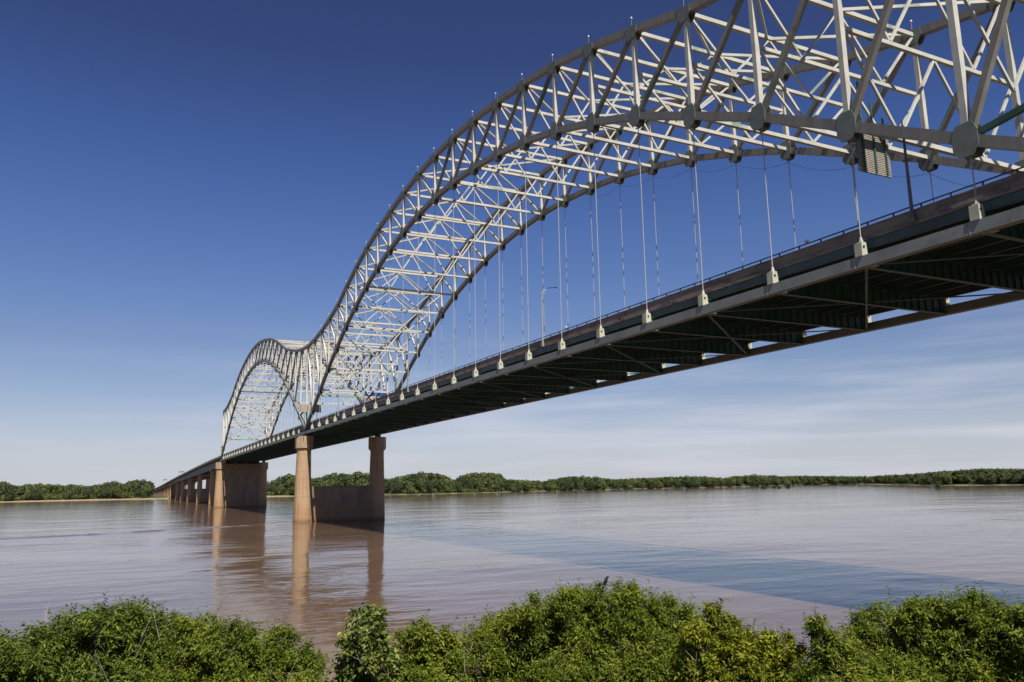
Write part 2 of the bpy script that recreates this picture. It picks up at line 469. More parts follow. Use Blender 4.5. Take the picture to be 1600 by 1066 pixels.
# ripples: small wind waves, longer swell, and slick patches where boils smooth the surface
slick = n.new('ShaderNodeMapRange'); slick.inputs['From Min'].default_value = 0.36; slick.inputs['From Max'].default_value = 0.62
slick.inputs['To Min'].default_value = 0.25; slick.inputs['To Max'].default_value = 1.0
l.new(wnoise(0.03, (1, 0.5, 1), 4), slick.inputs['Value'])
rip = wmath('ADD', wmath('MULTIPLY', wnoise(0.9, (1, 0.45, 1), 3, 0.5), 0.40),
            wmath('ADD', wmath('MULTIPLY', wnoise(0.22, (1, 0.5, 1), 3, 0.35), 1.3), wmath('MULTIPLY', wnoise(0.05, (1, 0.6, 1), 3, 0.2), 2.0)))
hgt = wmath('MULTIPLY', rip, slick.outputs['Result'])
bp = n.new('ShaderNodeBump'); bp.inputs['Strength'].default_value = 1.0; bp.inputs['Distance'].default_value = 0.10
l.new(hgt, bp.inputs['Height']); l.new(bp.outputs['Normal'], b.inputs['Normal'])
WATER = m
wv = np.array([(-14000, -12000, 0), (12000, -12000, 0), (12000, 14000, 0), (-14000, 14000, 0)], float)
river = mesh_np('river', wv, np.array([[0, 1, 2, 3]]), WATER)
tag(river, kind='structure')

# current line trailing from the middle pier
wk = [(1.5, -4, 0.0), (14, -22, .28), (26, -45, .33), (38, -72, .30), (48, -105, .26), (55, -145, .2), (60, -200, .1), (62, -260, 0.0)]
pv, pf = [], []
wr = np.random.default_rng(3)
cols = [(-1.6, 0.0), (-0.8, .45), (-0.25, 1.0), (0.35, .55), (1.3, 0.0)]
path = []
for (ax, ay, ah), (bx, by, bh) in zip(wk[:-1], wk[1:]):
    for i in range(14):
        t = i / 14; path.append((ax + (bx - ax) * t + wr.normal() * .25, ay + (by - ay) * t, (ah + (bh - ah) * t) * wr.uniform(.35, 1.2)))
for px_, py_, ph in path:
    for o, hh in cols: pv.append((px_ + o * 1.3, py_ + o * 0.5, ph * hh * 0.9 + (0.004 if hh else -0.02)))
k_ = len(cols)
for i in range(len(path) - 1):
    for j in range(k_ - 1): pf.append((i * k_ + j, i * k_ + j + 1, (i + 1) * k_ + j + 1, (i + 1) * k_ + j))
wake = mesh_np('river_wake', np.array(pv), np.array(pf), WATER, smooth=True)
tag(wake, kind='structure')

# ------------------------------------------------------------------ bridge profile
P = 274.32 / 24                                            # panel length
W = 28.2                                                   # truss spacing
def XK(k): return P * (23 - k)
def deck(x):                                               # top of tie girder
    if x >= -274.32: return 33.33 + 0.00148852 * x - 9.70329e-6 * x * x
    return float(np.interp(-x, [274.32, 358, 501, 691, 900, 1089, 1358, 1700], [32.19, 31.3, 29.1, 25.7, 21.6, 17.2, 12.6, 8.0]))
U_ = [66.4, 67.7, 69.8, 72.2, 76.0, 79.5, 82.4, 84.6, 86.3, 87.7, 88.55, 88.85]
L_ = [40.1, 46.3, 52.4, 57.7, 62.85, 66.9, 70.5, 73.25, 75.5, 77.05, 78.0, 78.35]
def prof(T, endv, k):
    if k > 23: kk = 46 - k
    else: kk = k
    v = endv if kk in (-1, 23) else T[kk if kk <= 11 else 22 - kk]
    if k > 23: v += deck(XK(k)) - deck(XK(46 - k))
    return v
def UZ(k): return prof(U_, 65.8, k)
def LZ(k): return prof(L_, 34.3, k)
def UP(k, y): return Vector((XK(k), y, UZ(k)))
def LP(k, y): return Vector((XK(k), y, LZ(k)))
CENT = {1: 11, 2: 35}
SPAN = {1: range(-1, 24), 2: range(23, 48)}

bridge = empty('arch_bridge', (0, W / 2, 0))
tag(bridge, 'long silver-grey steel double arch truss bridge crossing the brown river', 'bridge')
INV = Vector((0, -W / 2, 0))
def part(mb, name, mat, parent=bridge, smooth=False):
    o = mb.build(name, mat, parent, None, smooth)
    if parent is bridge: o.location = INV
    return o

# ---- trusses
def node_plate(cx, cz):
    return [(cx + a, cz + b_) for a, b_ in ((-.62, -1.55), (.62, -1.55), (1.12, -.78), (1.12, .50), (.72, 1.38), (-.72, 1.38), (-1.12, .50), (-1.12, -.78))]
def octagon(cx, cz, w, h, c):
    a, b_ = w / 2, h / 2
    return [(cx - a + c, cz - b_), (cx + a - c, cz - b_), (cx + a, cz - b_ + c * 1.3), (cx + a, cz + b_ - c * 1.3), (cx + a - c, cz + b_), (cx - a + c, cz + b_), (cx - a, cz + b_ - c * 1.3), (cx - a, cz - b_ + c * 1.3)]
for sp_ in (1, 2):
    for y in (0.0, W):
        ks = list(SPAN[sp_]); cen = CENT[sp_]
        mb = MB()
        for a, b_ in zip(ks[:-1], ks[1:]):
            mb.beam(UP(a, y), UP(b_, y), 0.95, 1.05)
        truss = part(mb, 'arch_truss', CHORD)
        mb = MB()
        for a, b_ in zip(ks[:-1], ks[1:]):
            mb.beam(LP(a, y), LP(b_, y), 0.97, 1.0)
        part(mb, 'lower_chord', CHORD, truss)
        for k in ks:
            u, lw = UP(k, y), LP(k, y)
            if k in (-1, 23, 47):
                if sp_ == 2 and k == 23: continue
                foot = Vector((lw.x, y, lw.z + 8.0))
                part(MB().ibeam(lw, foot, 0.84, 0.84, (0, 1, 0), 0.09), 'bearing_post', POSTG, truss)
                part(MB().beam(foot, u, 0.8, 0.8), 'end_post', STEEL, truss)
            else:
                part(MB().beam(lw, u, 0.62, 0.60), 'vertical', STEEL, truss)
            # diagonal from the upper node towards the middle of the span
            if k != cen:
                j = k + 1 if k < cen else k - 1
                part(MB().beam(UP(k, y), LP(j, y), 0.56, 0.58), 'diagonal', DIAG_SHADE if k < cen else STEEL, truss)
            if k in (ks[1], ks[-2]):                       # level strut from the last joint to the end post
                e = ks[0] if k == ks[1] else ks[-1]
                part(MB().beam(LP(k, y) + Vector((0, 0, 0.2)), (XK(e), y, LZ(e) + 7.4), 0.45, 0.5), 'end_strut', DECKG, truss)
            # gusset plates on both faces of the nodes
            if k not in (-1, 23, 47):
                x, z = lw.x, lw.z
                g = MB()
                for s in (-1, 1):
                    g.prism(node_plate(x, z), 'y', y + s * 0.49, y + s * 0.535)
                g.box(x - 0.42, x + 0.42, y - 0.482, y + 0.482, z - 1.45, z - 1.0)
                part(g, 'gusset_plate', GUSSET, truss)
                x, z = u.x, u.z
                t = (UZ(k - 1) - UZ(k + 1)) / (2 * P) if (k - 1) in ks and (k + 1) in ks else 0
                g = MB()
                poly = [(x - 1.25, z + 0.50 - 1.25 * t), (x + 1.25, z + 0.50 + 1.25 * t), (x + 1.25, z - 0.45 + 1.25 * t), (x + 0.7, z - 1.55), (x - 0.7, z - 1.55), (x - 1.25, z - 0.45 - 1.25 * t)]
                for s in (-1, 1):
                    g.prism(poly, 'y', y + s * 0.48, y + s * 0.525)
                part(g, 'gusset_plate', GUSSET, truss)

# ---- sway frames, top struts, lateral bracing
for sp_ in (1, 2):
    cen = CENT[sp_]
    for k in SPAN[sp_]:
        if sp_ == 2 and k == 23: continue
        x = XK(k)
        y0, y1 = 0.5, W - 0.5
        kk = min(k if k <= 23 else 46 - k, 22 - (k if k <= 23 else 46 - k))
        sd = (1, 0, 0)
        ut = UZ(k) - 0.25
        mb = MB()
        mb.beam((x, y0, ut), (x, y1, ut), 0.5, 0.55, sd)
        def wtier(zt, zb):
            pts = [(0, zt), (0.25, zb), (0.5, zt), (0.75, zb), (1, zt)]
            for (a, za), (b_, zb_) in zip(pts[:-1], pts[1:]):
                mb.beam((x, y0 + a * (y1 - y0), za), (x, y0 + b_ * (y1 - y0), zb_), 0.26, 0.3, sd)
        lt = LZ(k) + 0.1
        if kk >= 1:
            mb.beam((x, y0, lt), (x, y1, lt), 0.5, 0.5, sd)
            if kk <= 5:
                zm = (ut + lt) / 2
                mb.beam((x, y0, zm), (x, y1, zm), 0.42, 0.45, sd)
                wtier(ut - 0.28, zm + 0.2); wtier(zm - 0.2, lt + 0.25)
            else:
                wtier(ut - 0.28, lt + 0.25)
            part(mb, 'sway_frame', STEEL2)
        else:
            zb = 46.2 + deck(x) - 33.3 if kk == 0 else 47.0 + deck(x) - 33.3
            zm = (ut + zb) / 2
            mb.beam((x, y0, zm), (x, y1, zm), 0.42, 0.45, sd)
            wtier(ut - 0.28, zm + 0.2); wtier(zm - 0.2, zb + 0.25)
            part(mb, 'sway_frame', STEEL2)
            # portal: arched frame over the road at the end posts
            mb = MB() if kk < 0 else None
            pts = [(y0, zb - 5.2), (4.3, zb), (W - 4.3, zb), (y1, zb - 5.2)]
            if mb:
                for a, b_ in zip(pts[:-1], pts[1:]):
                    mb.beam((x, a[0], a[1]), (x, b_[0], b_[1]), 0.5, 0.7, sd)
                part(mb, 'portal_frame', POSTG)
        # top lateral K: from this strut's ends to the middle of the strut nearer mid-span
        if k != cen:
            j = k + 1 if k < cen else k - 1
            zj = UZ(j) - 0.25
            for yy in (0.5, W - 0.5):
                part(MB().beam((x, yy, UZ(k) - 0.1), (XK(j), W / 2 + (-0.3 if yy < 5 else 0.3), zj), 0.4, 0.32, (0, 0, 1)), 'lateral_brace', STEEL2)

# ---- hangers with their brackets
for k in list(range(0, 23)) + list(range(24, 47)):
    for y in (0.0, W):
        x = XK(k); zt = deck(x)
        h = MB().tube((x, y, zt + 1.5), (x, y, LZ(k) - 1.4), 0.058, n=6)
        h.tube((x, y, zt + 1.32), (x, y, zt + 1.95), 0.26, 0.10, 8)
        ho = part(h, 'hanger', CONDUCT)
        g = MB()
        g.prism([(y - 0.46, zt + 0.003), (y + 0.46, zt + 0.003), (y + 0.40, zt + 1.0), (y + 0.30, zt + 1.42), (y - 0.30, zt + 1.42), (y - 0.40, zt + 1.0)], 'x', x - 0.28, x + 0.28)
        g.prism([(y - 0.52, zt + 0.003), (y - 0.44, zt + 0.003), (y - 0.42, zt + 1.3), (y - 0.50, zt + 1.3)], 'x', x - 0.42, x + 0.42)
        go = part(g, 'hanger_bracket', CREAM, ho)
        part(MB().tube((x + 0.29, y - 0.06, zt + 0.95), (x + 0.36, y - 0.06, zt + 0.95), 0.12, n=8), 'dark_hole_disc', RAIL, ho)  # dark disc painted in place of the shaded hole in the bracket

# ---- deck: ties, floor beams, stringers, slab, parapets
K0, K1 = -9, 47
EXT_K = list(range(-9, 48))
for y in (0.0, W):
    mb = MB()
    for a, b_ in zip(range(-1, 47), range(0, 48)):
        xa, xb = XK(a), XK(b_)
        mb.beam((xa, y, deck(xa) - 0.53), (xb, y, deck(xb) - 0.53), 0.85, 1.06)
    part(mb, 'tie_girder', TIE)
    mb = MB()
    for k in range(-1, 48):                                # splice plates
        x = XK(k) - 0.6
        mb.box(x - 0.03, x + 0.03, y - 0.44, y + 0.44, deck(x) - 1.09, deck(x) + 0.004)
    part(mb, 'splice_plate', CREAM)
for k in range(-9, 48):
    x = XK(k); z = deck(x)
    mb = MB()
    if k >= -1:
        mb.box(x - 0.025, x + 0.025, 0.43, W - 0.43, z - 0.95, z + 0.8)
        mb.box(x - 0.28, x + 0.28, 0.43, W - 0.43, z - 1.0, z - 0.952)
        mb.box(x - 0.28, x + 0.28, 0.5, W - 0.5, z + 0.802, z + 0.85)
        yy = 1.2
        while yy < W - 1:
            mb.box(x - 0.22, x + 0.22, yy - 0.03, yy + 0.03, z - 0.948, z + 0.798)
            yy += 1.29
    else:
        mb.box(x - 0.2, x + 0.2, 1.0, W - 1.0, z - 0.6, z + 1.0)
    part(mb, 'floor_beam', DECKG)
def along(mb, y, w, z0, z1, ks):
    for a, b_ in zip(ks[:-1], ks[1:]):
        xa, xb = XK(a), XK(b_)
        mb.beam((xa, y, deck(xa) + (z0 + z1) / 2), (xb, y, deck(xb) + (z0 + z1) / 2), w, z1 - z0)
for i in range(9):
    y = 1.08 + i * (W - 1.72) / 8
    mb = MB()
    along(mb, y, 0.04, 0.94 if i in (0, 8) else 1.06, 1.81, EXT_K); along(mb, y, 0.30, 0.89 if i in (0, 8) else 1.052, 0.94 if i in (0, 8) else 1.10, EXT_K)
    part(mb, 'fascia_girder' if i in (0, 8) else 'stringer', FASCIA if i in (0, 8) else DECKG)
mb = MB()
for k in range(-1, 46, 2):                                 # bottom laterals spanning two panels, crossed
    for ya, yb in ((0.4, W - 0.4), (W - 0.4, 0.4)):
        dz = -0.86 if ya < 1 else -0.72
        mb.beam((XK(k), ya, deck(XK(k)) + dz), (XK(k + 2), yb, deck(XK(k + 2)) + dz), 0.25, 0.12, (0, 1, 0))
part(mb, 'bottom_lateral', DECKG)
mb = MB()
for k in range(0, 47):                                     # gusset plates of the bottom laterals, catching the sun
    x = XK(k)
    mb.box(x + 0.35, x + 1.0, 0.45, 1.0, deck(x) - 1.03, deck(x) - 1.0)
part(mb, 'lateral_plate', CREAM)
mb = MB()
for a, b_ in zip(EXT_K[:-1], EXT_K[1:]):
    xa, xb = XK(a), XK(b_)
    mb.beam((xa, W / 2 + 0.22, deck(xa) + 1.94), (xb, W / 2 + 0.22, deck(xb) + 1.94), W - 1.52, 0.25)
part(mb, 'road_slab', ROAD)
for y, s in ((1.12, 1), (W - 0.72, -1)):
    mb = MB()
    along(mb, y - 0.01 * s, 0.42, 1.813, 2.08, EXT_K)
    along(mb, y + 0.06 * s, 0.26, 2.08, 3.12, EXT_K)
    along(mb, y + 0.03 * s, 0.34, 3.122, 3.21, EXT_K)
    part(mb, 'parapet', PARAPET)
    mb = MB()
    along(mb, y + 0.05 * s, 0.09, 3.54, 3.65, EXT_K)
    t = -1.0
    xx = XK(-9)
    while xx > -274:
        mb.box(xx - 0.06, xx + 0.06, y + 0.05 * s - 0.05, y + 0.05 * s + 0.05, deck(xx) + 3.21, deck(xx) + 3.55)
        xx -= P / 4
    part(mb, 'guard_rail', RAIL)
part(MB().box(XK(-1) + 20, XK(-1) + 20.6, 13.8, 14.4, deck(294) + 2.0, deck(294) + 2.8), 'median_block', PARAPET)

# ---- approach viaduct on the far side
via = empty('approach_viaduct', (-700, W / 2, 0))
tag(via, 'long grey girder viaduct running from the second arch down to the far bank', 'viaduct')
VINV = Vector((700, -W / 2, 0))
def vpart(mb, name, mat):
    o = mb.build(name, mat, via); o.location = VINV; return o
vx = [-274.9, -320, -358, -430, -501, -570, -640, -700, -760, -830, -900, -1000, -1089, -1180, -1270, -1358, -1500, -1700]
def vstrip(mb, y, w, f0, f1):
    for a, b_ in zip(vx[:-1], vx[1:]):
        za = (f0(a) + f1(a)) / 2; zb = (f0(b_) + f1(b_)) / 2
        mb.beam((a, y, za), (b_, y, zb), w, f1(a) - f0(a))
mb = MB(); vstrip(mb, W / 2, W - 1.9, lambda x: deck(x) + 1.85, lambda x: deck(x) + 2.05); vpart(mb, 'road_slab', ROAD)
for y in (0.85, W - 0.85):
    mb = MB(); vstrip(mb, y, 0.4, lambda x: deck(x) + 1.6, lambda x: deck(x) + 3.13); vpart(mb, 'parapet', PARAPET)
    mb = MB(); vstrip(mb, y, 0.1, lambda x: deck(x) + 3.46, lambda x: deck(x) + 3.57); vpart(mb, 'guard_rail', RAIL)
gd = lambda x: float(np.interp(-x, [274, 500, 830, 900, 2000], [5.6, 5.6, 4.4, 2.6, 2.0]))
for y in (3.2, 10.5, 17.7, 25.0):
    mb = MB()
    for a, b_ in zip(vx[:-1], vx[1:]):
        mb.add([(a, y - 0.25, deck(a) + 1.84), (a, y + 0.25, deck(a) + 1.84), (a, y + 0.25, deck(a) + 1.84 - gd(a)), (a, y - 0.25, deck(a) + 1.84 - gd(a)),
                (b_, y - 0.25, deck(b_) + 1.84), (b_, y + 0.25, deck(b_) + 1.84), (b_, y + 0.25, deck(b_) + 1.84 - gd(b_)), (b_, y - 0.25, deck(b_) + 1.84 - gd(b_))],
               [(0, 1, 2, 3), (7, 6, 5, 4), (0, 4, 5, 1), (1, 5, 6, 2), (2, 6, 7, 3), (3, 7, 4, 0)])
    vpart(mb, 'plate_girder', GIRD)
for x in np.arange(-290, -900, -20.0):
    vpart(MB().box(x - 0.15, x + 0.15, 3.5, 24.7, deck(x) - 1.2, deck(x) + 1.7), 'cross_beam', GIRD)

# ---- piers
def ring(cx, cy, z, rx, ry, n=16):
    return [(cx + rx * math.cos(2 * math.pi * (i + .5) / n), cy + ry * math.sin(2 * math.pi * (i + .5) / n), z) for i in range(n)]
def pier(x, wall_top, label, top=None, cap=True, cat='pier', group=None, rb=3.25, rt=2.6, inset=-0.35):
    z1 = (deck(x) - 1.06) if top is None else top
    p = empty('bridge_pier', (x, W / 2, 0))
    tag(p, label, cat, group)
    o = Vector((-x, -W / 2, 0))
    zc = z1 - (0.9 + 4.4 if cap else 1.6)
    for cy in ((inset, W - 0.35) if inset < 0 else (inset, W - inset)):
        MB().loft([ring(x, cy, -7, rb + .3, rb + .3), ring(x, cy, 4.5, rb - 0.1, rb - 0.1), ring(x, cy, zc - (1.0 if cap else 0), rt, rt)]).build('column', CONC, p, o)
        if cap:
            c = MB().loft([ring(x, cy, zc - 0.999, rt + 0.02, rt + 0.02, 8), ring(x, cy, zc, 3.5, 3.4, 8), ring(x, cy, zc + 4.4, 3.5, 3.4, 8)]).build('pier_cap', CAPC, p, o)
            MB().box(x - 1.3, x + 1.3, cy - 0.6, cy + 1.0, zc + 4.402, z1 - 0.01).build('bearing', DECKG, c)
    MB().box(x - 1.4, x + 1.4, max(2.0, inset + 1), W - max(2.6, inset + 1), -7, wall_top).build('pier_wall', WALL_SHADE, p, o)
    if not cap:
        MB().box(x - 1.7, x + 1.7, 2.4, W - 2.4, z1 - 1.6, z1).build('cross_head', CAPC, p, o)
    return p
pier(0.0, 12.9, 'tan pier under the middle of the bridge, two round columns joined by a low wall')
pier(-274.32, 29.0, 'tan pier at the far arch end with a wall nearly up to its caps')
pier(274.32, 12.9, 'tan concrete pier under the near end of the first arch')
ap = 'approach piers standing in the river'
for x in (-375, -488, -602, -702, -788):
    pier(x, 13.0, {-375: 'first viaduct pier beyond the tall walled pier of the arches', -488: 'second viaduct pier beyond the tall walled pier of the arches', -602: 'third viaduct pier out from the arches, half way to the sandy bank',
                   -702: 'viaduct pier next but one to the sandy bank', -788: 'viaduct pier standing nearest the sandy bank'}[x],
         top=deck(x) + 1.82 - gd(x), cap=False, group=ap, rb=2.5, rt=2.1, inset=5.2)
bent0 = None
for i, x in enumerate(np.arange(-880, -1420, -38.0)):
    z1 = deck(x) + 1.82 - gd(x); g0 = float(ground_z(x, 0)) - 1.5
    p = empty('trestle_bent', (x, W / 2, 0))
    tag(p, 'slim concrete bent carrying the low viaduct over the far bank', 'viaduct bent', 'viaduct bents on the far bank')
    o = Vector((-x, -W / 2, 0))
    for cy in (2.0, 10.0, 18.2, 26.2):
        MB().tube((x, cy, min(g0, -1)), (x, cy, z1 - 1.3), 0.75, n=10).build('column', CONC, p, o)
    MB().box(x - 0.8, x + 0.8, 0.8, W - 0.8, z1 - 1.3, z1).build('cross_head', CAPC, p, o)

# ------------------------------------------------------------------ lamps, signs, small fittings
def street_lamp(x, label, mat, arm_=True):
    zb = deck(x) + 1.9
    t = empty('street_lamp', (x, 0.76, zb))
    tag(t, label, 'street lamp', 'street lamps along the near parapet')
    MB().box(-0.28, 0.28, -0.2, 0.13, 0.0, 0.75).build('mounting_bracket', mat, t)
    MB().tube((0, 0, 0.75), (0, 0, 9.4), 0.17, 0.10, 10).build('pole', mat, t)
    if not arm_:
        MB().box(-0.3, 0.3, -0.12, 0.12, 5.9, 6.1).build('side_fitting', mat, t)
        MB().tube((0, 0, 9.4), (0, 0, 9.9), 0.07, 0.05, 6).build('pole_cap', mat, t)
        return
    arm = MB()
    pts = [(0, 0, 9.2), (0, 0.7, 9.95), (0, 1.6, 10.35), (0, 2.6, 10.5)]
    for a, b_ in zip(pts[:-1], pts[1:]): arm.tube(a, b_, 0.06, 0.055, 6)
    arm.tube((0, 0, 8.4), (0, 1.2, 10.17), 0.035, 0.035, 5)
    arm.build('arm', GALV, t)
    MB().loft([[(px * 0.16, 2.5 + 0.75 * (j / 3.0), 10.5 + pz * 0.09) for px, pz in ((-.6 - .4 * (j in (1, 2)), -.6), (.6 + .4 * (j in (1, 2)), -.6), (.8, .7), (-.8, .7))] for j in range(4)]).build('lamp_head', GALV, t)
street_lamp(256.5, 'dark lamp post on the near parapet, rising just right of the ribbed sign', DARKPOLE, False)
street_lamp(186.5, 'lamp post with a curved arm standing against open sky between the hangers', GALV)
street_lamp(116.5, 'lamp post on the near parapet just right of the foot of the far lower chord', GALV)
street_lamp(46.5, 'lamp post on the near parapet below the crowded portal bracing', GALV)

# lights on the upper chords
ml = MB().tube((0, 0, 0), (0, 0, 1.15), 0.03, n=6)
lp = empty('chord_light', UP(3, 0.0) + Vector((0.0, -0.3, 0.53)))
tag(lp, 'small white lamp on a short post on an upper chord joint of the near arch', 'lamp', 'lamps on the upper chords')
ml.build('post', GALV, lp)
MB().loft([ring(0, 0, 1.10, .08, .08, 8), ring(0, 0, 1.18, .14, .14, 8), ring(0, 0, 1.30, .17, .17, 8), ring(0, 0, 1.42, .11, .11, 8), ring(0, 0, 1.46, .03, .03, 8)]).build('lamp_globe', WHITE, lp, None, True)
for k in range(-1, 24):
    for y in (0.0, W):
        if k == 3 and y == 0: continue
        if y > 0 and k > 4: continue
        o = copy_tree(lp)
        o.location = UP(k, y) + Vector((0, -0.3, 0.53))
        if y > 0: o['label'] = 'small white lamp on a short post on an upper chord joint of the far truss'

# overhead sign seen from behind, ribbed, hung from the near end of the first arch
t = empty('overhead_sign', (250.6, 4.2, 42.4))
tag(t, 'ribbed grey back of a motorway sign hung on three green posts under the near arch', 'road sign')
MB().box(-0.12, -0.06, -2.3, 2.3, 0, 4.3).build('sign_panel', SIGNFACE, t)
mb = MB()
for i in range(22):
    z = 0.02 + i * 0.196
    mb.box(-0.055, 0.035, -2.3, 2.3, z, z + 0.125)
mb.build('rib_panel', SIGNBK, t)
for yy, zt in ((-1.6, 9.6), (0.0, 7.7), (1.6, 6.3)):
    MB().ibeam((0.16, yy, 0.02), (0.16, yy, zt), 0.15, 0.15, (0, 1, 0), 0.03).build('post', SIGNGRN, t)
# sign over the road at the middle pier
t = empty('overhead_sign', (9.0, 0.0, 39.6))
tag(t, 'brown weathered back of an overhead sign at the portal above the middle pier', 'road sign')
MB().box(-0.1, 0.0, -4.6, 3.6, 0.1, 2.9).build('sign_panel', SIGNBK, t)
mb = MB()
for yy in (-4.0, -1.4, 1.2, 3.2): mb.box(0.002, 0.12, yy - 0.08, yy + 0.08, 0, 3.0)
mb.build('brace', DARKPOLE, t)
mb = MB()
for yy in (-2.0, 2.2): mb.box(-0.3, -0.12, yy - 0.1, yy + 0.1, -3.6, 3.2)
mb.build('post', STEEL, t)
for x, z0, z1, lb in ((-718, 31.9, 34.2, 'small brown overhead sign above the viaduct, the one nearer the arches'), (-1085, 26.9, 29.8, 'small brown overhead sign above the viaduct, the one nearer the far bank trees')):
    t = empty('overhead_sign', (x, 0.9, deck(x) + 2.0)); tag(t, lb, 'road sign')
    b0 = deck(x) + 2.0
    MB().box(-0.1, 0.1, 0.5, 6.0, z0 - b0, z1 - b0).build('sign_panel', SIGNBK, t)
    MB().tube((0.3, 0, -0.3), (0.3, 0, z1 - b0 - 0.5), 0.22, 0.18, 8).build('post', GALV, t)
    MB().beam((0.3, -0.2, z1 - b0 - 0.8), (0.3, 6.0, z1 - b0 - 0.8), 0.25, 0.25, (1, 0, 0)).build('arm', GALV, t)
# blue panel by the far truss
t = empty('blue_sign', (11.4, 23.3, 44.2))
tag(t, 'bright blue panel with an off-white lower part fixed to the far side of the portal', 'sign panel')
MB().box(-0.1, 0.1, -4.2, 4.2, 1.9, 3.5).build('upper_panel', BLUE, t)
MB().box(-0.08, 0.08, -3.6, 1.2, 0.0, 1.89).build('lower_panel', PINKW, t)
# fittings on the rail
for x, lb in ((243.9, 'white dome fixture on the guard rail above the third hanger bracket'), (193.7, 'white dome fixture on the guard rail beside the lamp post with the curved arm')):
    t = empty('rail_fixture', (x, 1.17, deck(x) + 3.57)); tag(t, lb, 'fixture')
    MB().tube((0, 0, 0), (0, 0, 0.22), 0.05, n=6).build('stem', RAIL, t)
    MB().loft([ring(0, 0, .2, .20, .20, 10), ring(0, 0, .3, .30, .26, 10), ring(0, 0, .42, .22, .2, 10), ring(0, 0, .48, .06, .06, 10)]).build('dome', WHITE, t, None, True)

# messenger cable along the far arch
mb = MB()
pts = []
for k in range(0, 9):
    a, b_ = LP(k, W), LP(k + 1, W)
    for i in range(6):
        s = i / 6
        p = a.lerp(b_, s); pts.append(p + Vector((0, -0.2, -2.0 - 0.9 * 4 * s * (1 - s))))
for a, b_ in zip(pts[:-1], pts[1:]): mb.tube(a, b_, 0.025, n=4)
part(mb, 'messenger_cable', RAIL)

# ------------------------------------------------------------------ vegetation
def at(u, dist, z=None, v=None):
    """world point in the photograph's column u at a ground distance; height from row v when given"""
    d = _fw + _r2 * ((u - 800) / FPX)
    h = math.hypot(d.x, d.y)
    if v is not None:
        d2 = d + _u2 * ((533 - v) / FPX)
        h = math.hypot(d2.x, d2.y)
        return CAM + d2 * (dist / h)
    q = CAM + d * (dist / h)
    return Vector((q.x, q.y, 0 if z is None else z))

def leaves(pos, axis_, size, wid, droop, r):
    """one folded leaf (two triangles) per row: base pos, direction axis_"""
    nL = len(pos)
    a = axis_ / np.linalg.norm(axis_, axis=1, keepdims=True)
    a = a + np.stack([np.zeros(nL), np.zeros(nL), -droop], -1)
    a /= np.linalg.norm(a, axis=1, keepdims=True)
    rv = r.normal(size=(nL, 3)) * 0.6 + np.array([0, 0, 1.0])
    s = np.cross(a, rv); s /= np.linalg.norm(s, axis=1, keepdims=True) + 1e-9
    nn = np.cross(s, a)
    size = size[:, None]; w = size * wid
    tip = pos + a * size
    mid = pos + a * size * 0.45
    lift = nn * w * 0.35
    V = np.stack([pos, mid + s * w * 0.5 + lift, tip, mid - s * w * 0.5 + lift], 1).reshape(-1, 3)
    b = np.arange(nL)[:, None] * 4
    F = np.concatenate([b + np.array([[0, 1, 2]]), b + np.array([[0, 2, 3]])], 1).reshape(-1, 3)
    return V, F

def dirs(n_, r, up=0.25):
    d = r.normal(size=(n_, 3)); d /= np.linalg.norm(d, axis=1, keepdims=True)
    d[:, 2] = np.abs(d[:, 2]) * (1 - 0) * np.where(r.random(n_) < 0.72, 1, -1)
    return d

